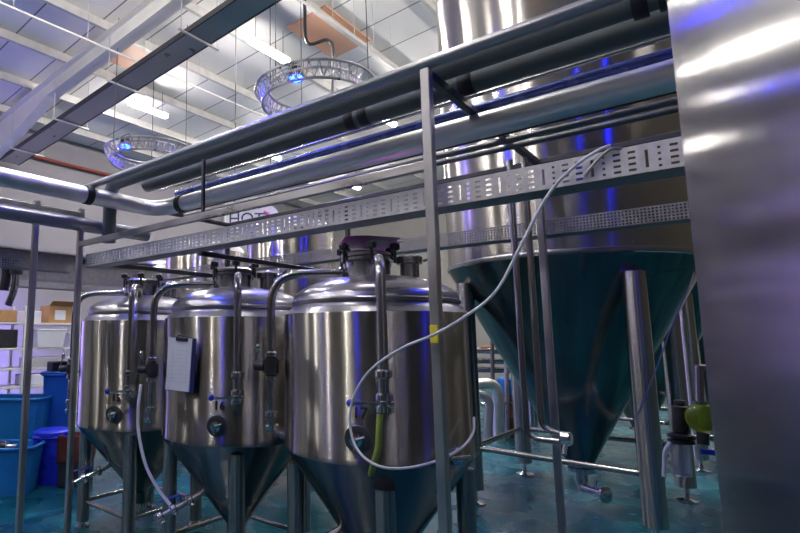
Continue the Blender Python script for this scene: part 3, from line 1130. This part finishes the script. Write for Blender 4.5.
r2 = thing('cardboard_box', 'large open cardboard box with a white label on the top shelf', 'box', (r0.x - .2, r0.y + .32, 1.819), 'cardboard boxes on the top shelf')
s = (.34, .5, .3)
b = MB()
b.box((0, 0, .005), (s[0], s[1], .01))
for sx in (-1, 1):
    b.box((sx * s[0] / 2, 0, s[2] / 2), (.008, s[1], s[2]))
    b.box((0, sx * s[1] / 2, s[2] / 2), (s[0], .008, s[2]))
obj('carton', b, 'card', r2, True)
b = MB().box((.22, 0, .34), (.17, .5, .006), Matrix.Rotation(-.5, 3, 'Y'))
obj('flap', b, 'card', r2, True)
b = MB().box((-.05, .32, .34), (.32, .2, .006), Matrix.Rotation(.6, 3, 'X'))
obj('flap', b, 'card', r2, True)
obj('box_label', MB().box((.1755, -.05, .14), (.002, .2, .17)), 'paper', r2, True)
on_shelf('cardboard_box', 'small cardboard box at the left end of the top shelf', 'box', -.62, 1.80, (.3, .26, .2), 'card', -.15, 'cardboard boxes on the top shelf')
on_shelf('cardboard_box', 'small pale box touching the open cardboard box on the top shelf', 'box', -.2, 1.80, (.28, .3, .2), 'white', -.2, 'cardboard boxes on the top shelf')


def bin_(label, dy, zz, size):
    r3 = thing('storage_bin', label, 'bin', (r0.x - .15, r0.y + dy, zz + .0185), 'white bins on the shelves')
    w, l, h = size
    b = MB()
    vs = []
    for (k, z) in ((.86, 0), (1, h)):
        for (a, c) in ((-1, -1), (1, -1), (1, 1), (-1, 1)):
            vs.append((a * w / 2 * k, c * l / 2 * k, z))
    for (k, z) in ((.94, h), (.8, .02)):
        for (a, c) in ((-1, -1), (1, -1), (1, 1), (-1, 1)):
            vs.append((a * w / 2 * k, c * l / 2 * k, z))
    fs = [[3, 2, 1, 0], [12, 13, 14, 15]]
    for q in range(3):
        for i in range(4):
            j = (i + 1) % 4
            fs.append([q * 4 + i, q * 4 + j, q * 4 + 4 + j, q * 4 + 4 + i])
    b.add(vs, fs, False)
    obj('tub', b, 'white', r3, True)
    b = MB()
    b.tube([(w / 2, -l / 2, h), (w / 2, l / 2, h), (-w / 2, l / 2, h), (-w / 2, -l / 2, h), (w / 2, -l / 2, h)], .012, 8)
    obj('rim', b, 'white', r3, True)


bin_('large white bin below the open cardboard box', .1, 1.38, (.4, .52, .3))
bin_('smaller white bin right of the large white one', .6, 1.38, (.36, .32, .24))
on_shelf('wire_basket', 'grey ribbed crate on the shelf under the white bins', 'crate', .2, 1.05, (.4, .9, .16), 'galv')
on_shelf('folded_sheet', 'pale folded sheet on the shelf under the ribbed crate', 'sheet', .1, .75, (.4, .8, .18), 'paper')
on_shelf('storage_crate', 'dark crate at the left end of a lower shelf', 'crate', -.65, 1.38, (.36, .4, .3), 'dark')

# blue tubs, bin and barrel on the floor
def tub(name, label, p, size, mat, rz, hollow=True, cat='tub'):
    r3 = thing(name, label, cat, (p.x, p.y, 0), 'blue plastic containers', rz)
    w, l, h = size
    b = MB()
    vs = []
    for (k, z) in ((.84, .0), (1, h), (.93, h), (.78, .03)):
        for i in range(24):
            a = 2 * PI * i / 24
            cx, cy = math.cos(a), math.sin(a)
            n = 5
            den = (abs(cx) ** n + abs(cy) ** n) ** (1 / n)
            vs.append((cx / den * w / 2 * k, cy / den * l / 2 * k, z))
    fs = [list(range(24))[::-1], [72 + i for i in range(24)]]
    for q in range(3):
        for i in range(24):
            j = (i + 1) % 24
            fs.append([q * 24 + i, q * 24 + j, q * 24 + 24 + j, q * 24 + 24 + i])
    b.add(vs, fs)
    obj('body', b, mat, r3, True)
    b = MB()
    pts = []
    for i in range(25):
        v = vs[24 + i % 24]
        pts.append((v[0] * 1.0, v[1] * 1.0, h))
    b.tube(pts, .018, 8)
    obj('rim', b, mat, r3, True)
    return r3


AR = math.atan2(RGT.y, RGT.x)
tub('plastic_tub', 'large blue tub behind the lower tub at far left', at(15, 430, 6.55), (.78, .5, .86), 'cyanblue', AR)
tub('plastic_tub', 'lower blue tub in front at the far left edge', at(8, 470, 5.75), (.62, .45, .46), 'cyanblue', AR)
o = tub('plastic_barrel', 'round deep blue barrel with a lid beside the lower tub', at(52, 460, 6.1), (.36, .36, .50), 'deepblue', AR, cat='barrel')
obj('lid', MB().lathe([(.2, .5), (.205, .51), (.205, .55), (.18, .565), (.001, .57)], seg=32), 'deepblue', o, True)
o = tub('plastic_bin', 'tall blue bin standing behind the round barrel', at(58, 420, 6.75), (.34, .34, 1.12), 'blue', AR, cat='bin')
obj('lid', MB().box((0, 0, 1.14), (.36, .36, .04), None, .01), 'blue', o, True)
p = at(57, 372, 6.75)
o = obj('black_case', MB().box((0, 0, .06), (.16, .2, .12), None, .01), 'rubber')
o.location = (p.x, p.y, 1.16)
tag(o, 'small black case on the lid of the tall blue bin', 'case')
p = at(76, 470, 6.0)
o = thing('plastic_crate', 'red-brown crate half hidden behind the left rack post', 'crate', (p.x, p.y, 0), None, AR)
b = MB()
b.box((0, 0, .27), (.32, .3, .02))
for sx in (-1, 1):
    b.box((sx * .15, 0, .4), (.02, .3, .26))
    b.box((0, sx * .14, .4), (.32, .02, .26))
obj('crate_body', b, 'redcrate', o, True)
b = MB().box((0, 0, .13), (.3, .28, .26), None, .01)
obj('crate_base', b, 'dark', o, True)
# contents of the lower tub
p = at(8, 436, 5.75)
r3 = thing('hose_fitting', 'black and chrome fittings lying in the lower blue tub', 'fitting', (p.x, p.y, .42))
b = MB()
b.tube(fillet([(-.15, 0, .03), (0, .02, .06), (.1, -.05, .04), (.2, .02, .05)], .05), .03, 12)
obj('elbow', b, 'chrome', r3, True)
b = MB().ball((-.05, -.06, .04), .07, (1.4, 1, .7), 14)
obj('coupling', b, 'rubber', r3, True)
# spout hanging from the left tray
p = at(16, 272, 4.15)
r3 = thing('hanging_spout', 'bent chrome spout hanging below the tray at far left', 'spout', p)
b = MB().tube(fillet([p + Z * .1, at(15, 288, 4.15), at(8, 305, 4.15)], .05), .028, 12)
obj('spout_tube', b, 'chrome', r3)
b = MB().lathe([(.03, -.02), (.05, -.015), (.05, .04), (.03, .05)], p, Z, 16)
obj('spout_clamp', b, 'dark', r3)
p = at(6, 268, 4.15)
tag(obj('rubber_boot', MB().tube(spline([p + Z * .08, at(6, 278, 4.15), at(4, 290, 4.15)], 5), .035, 12), 'rubber'), 'black rubber boot hanging left of the bent chrome spout', 'fitting')

# ------------------------------------------------------------------ round sign
p = at(254, 219, 9.4)
r3 = thing('round_sign', 'white rounded sign with dark letters and a purple swoosh beyond the trays', 'sign', p)
ny = -FWD
rot = Matrix((RGT, FWD, Z)).transposed()
b = MB()
pts = []
for i in range(33):
    a = -PI / 2 + PI * i / 32
    pts.append((.2 + .27 * math.cos(a), .27 * math.sin(a)))
pts += [(-.5, .27), (-.5, -.27)]
n = len(pts)
vs = [p + rot @ Vector((x, s * .03, z)) for s in (-1, 1) for x, z in pts]
b.add(vs, [list(range(n)), [n + i for i in range(n)][::-1]] + [[i, n + i, n + (i + 1) % n, (i + 1) % n] for i in range(n)], False)
obj('board', b, 'white', r3)
t = text('lettering', 'HOT', .30, 'board', r3, rot @ Vector((-.14, -.034, 0)), (PI / 2, 0, AR))
b = MB().tube([p + rot @ Vector((.17 + .13 * math.cos(a), -.035, .13 * math.sin(a))) for a in [-1.2 + .25 * k for k in range(12)]], .035, 10)
obj('swoosh', b, 'pink', r3)
b = MB()
for s in (-.35, .3):
    q = p + rot @ Vector((s, 0, .22))
    b.rod(q, (q.x, q.y, roof_z(q.x) - .02), .008, 6)
obj('hanging_wire', b, 'dark', r3)

# ------------------------------------------------------------------ process skid far behind, seen under the huge tank
for i, (y0, x0, x1, lab) in enumerate(((352, 481, 512, 'topmost of the far horizontal pipes under the huge tank'),
                                       (362, 481, 514, 'second of the far horizontal pipes under the huge tank'),
                                       (371, 481, 518, 'lowest of the far horizontal pipes under the huge tank'))):
    d0 = 9.2
    b = MB().rod(at(x0 - 60, y0 - 4, d0), at(x1 + 25, y0, d0), .05, 14)
    for px in (x0 - 40, x1 + 15):
        q = at(px, y0, d0)
        b.rod(q, (q.x, q.y, 0), .025, 8)
    tag(obj('process_pipe', b, 'tube'), lab, 'pipe', 'far process pipes')
b = MB().tube(fillet([at(470, 384, 8.4), at(497, 382, 8.4), at(499, 432, 8.4), at(499, 445, 8.4)], .25), .085, 16)
tag(obj('process_pipe', b, 'foil'), 'thick shiny bent pipe far behind under the huge tank', 'pipe', 'far process pipes')
b = MB().tube(fillet([at(487, 448, 8.2), at(490, 396, 8.2), at(470, 392, 8.2)], .2), .06, 16)
tag(obj('process_pipe', b, 'paletube'), 'grey bent pipe left of the thick shiny bend', 'pipe', 'far process pipes')
for (pts, rad, mat, lab) in (([(481, 404), (520, 402)], .03, 'tube', 'thin level pipe crossing the shiny bend far behind'),
                             ([(492, 340), (494, 446)], .03, 'darktube', 'thin dark upright pipe far behind under the huge tank'),
                             ([(506, 350), (508, 446)], .035, 'paletube', 'pale upright pipe right of the shiny bend far behind'),
                             ([(480, 347), (520, 345)], .025, 'card', 'thin brownish level pipe above the far process pipes')):
    b = MB().rod(at(*pts[0], 8.6), at(*pts[1], 8.6), rad, 10)
    if abs(pts[0][1] - pts[1][1]) < 10:
        q = at(pts[1][0] + 0, pts[1][1], 8.6)
        b.rod(q, (q.x, q.y, 0), .02, 8)
    else:
        q = at(*pts[1], 8.6)
        b.rod(q, (q.x, q.y, 0), rad, 10)
    tag(obj('process_pipe', b, mat), lab, 'pipe', 'far process pipes')
for (px, py, w, h, mat, lab) in ((510, 424, .22, .36, 'redcrate', 'red-brown drum far behind right of the shiny bend'),
                                 (512, 408, .2, .3, 'cyanblue', 'pale blue box on the red drum far behind'),):
    p = at(px, py, 8.8)
    z0 = 0 if h > .33 else .62
    o = obj('storage_drum', MB().lathe([(w * .95, 0), (w, .02), (w, .3), (w * 1.03, .31), (w, .32), (w, .6), (w * .9, .62)] if z0 == 0 else [(w * .9, 0), (w, .02), (w, .28), (w * .8, .3)], seg=24), mat)
    o.location = (p.x, p.y, z0)
    tag(o, lab, 'drum')

# ------------------------------------------------------------------ light
def area(name, loc, aim, sx, sy, power, col):
    ld = bpy.data.lights.new(name, 'AREA')
    ld.shape = 'RECTANGLE'
    ld.size, ld.size_y = sx, sy
    ld.energy = power
    ld.color = col
    lo = bpy.data.objects.new(name, ld)
    COL.objects.link(lo)
    lo.location = loc
    lo.rotation_euler = (Vector(aim) - Vector(loc)).to_track_quat('-Z', 'Y').to_euler()
    return lo


# violet LED wash on the far wall
vw = area('violet_wash', (-12.4, 3.0, 4.2), (-14.6, 3.4, 1.6), .3, 7, 950, (.36, .26, 1.0))
vw.data.spread = 1.75
w = bpy.data.worlds.new('world')
sc.world = w
w.use_nodes = True
w.node_tree.nodes['Background'].inputs['Color'].default_value = (.5, .55, .7, 1)
w.node_tree.nodes['Background'].inputs['Strength'].default_value = .05

sc.view_settings.view_transform = 'Standard'
sc.view_settings.look = 'None'
sc.view_settings.gamma = 1
sc.view_settings.exposure = 0.18
try:
    sc.cycles.use_denoising = True
    sc.cycles.denoiser = 'OPENIMAGEDENOISE'
    sc.cycles.max_bounces = 10
    sc.cycles.glossy_bounces = 6
    sc.cycles.sample_clamp_indirect = 6
except Exception:
    pass
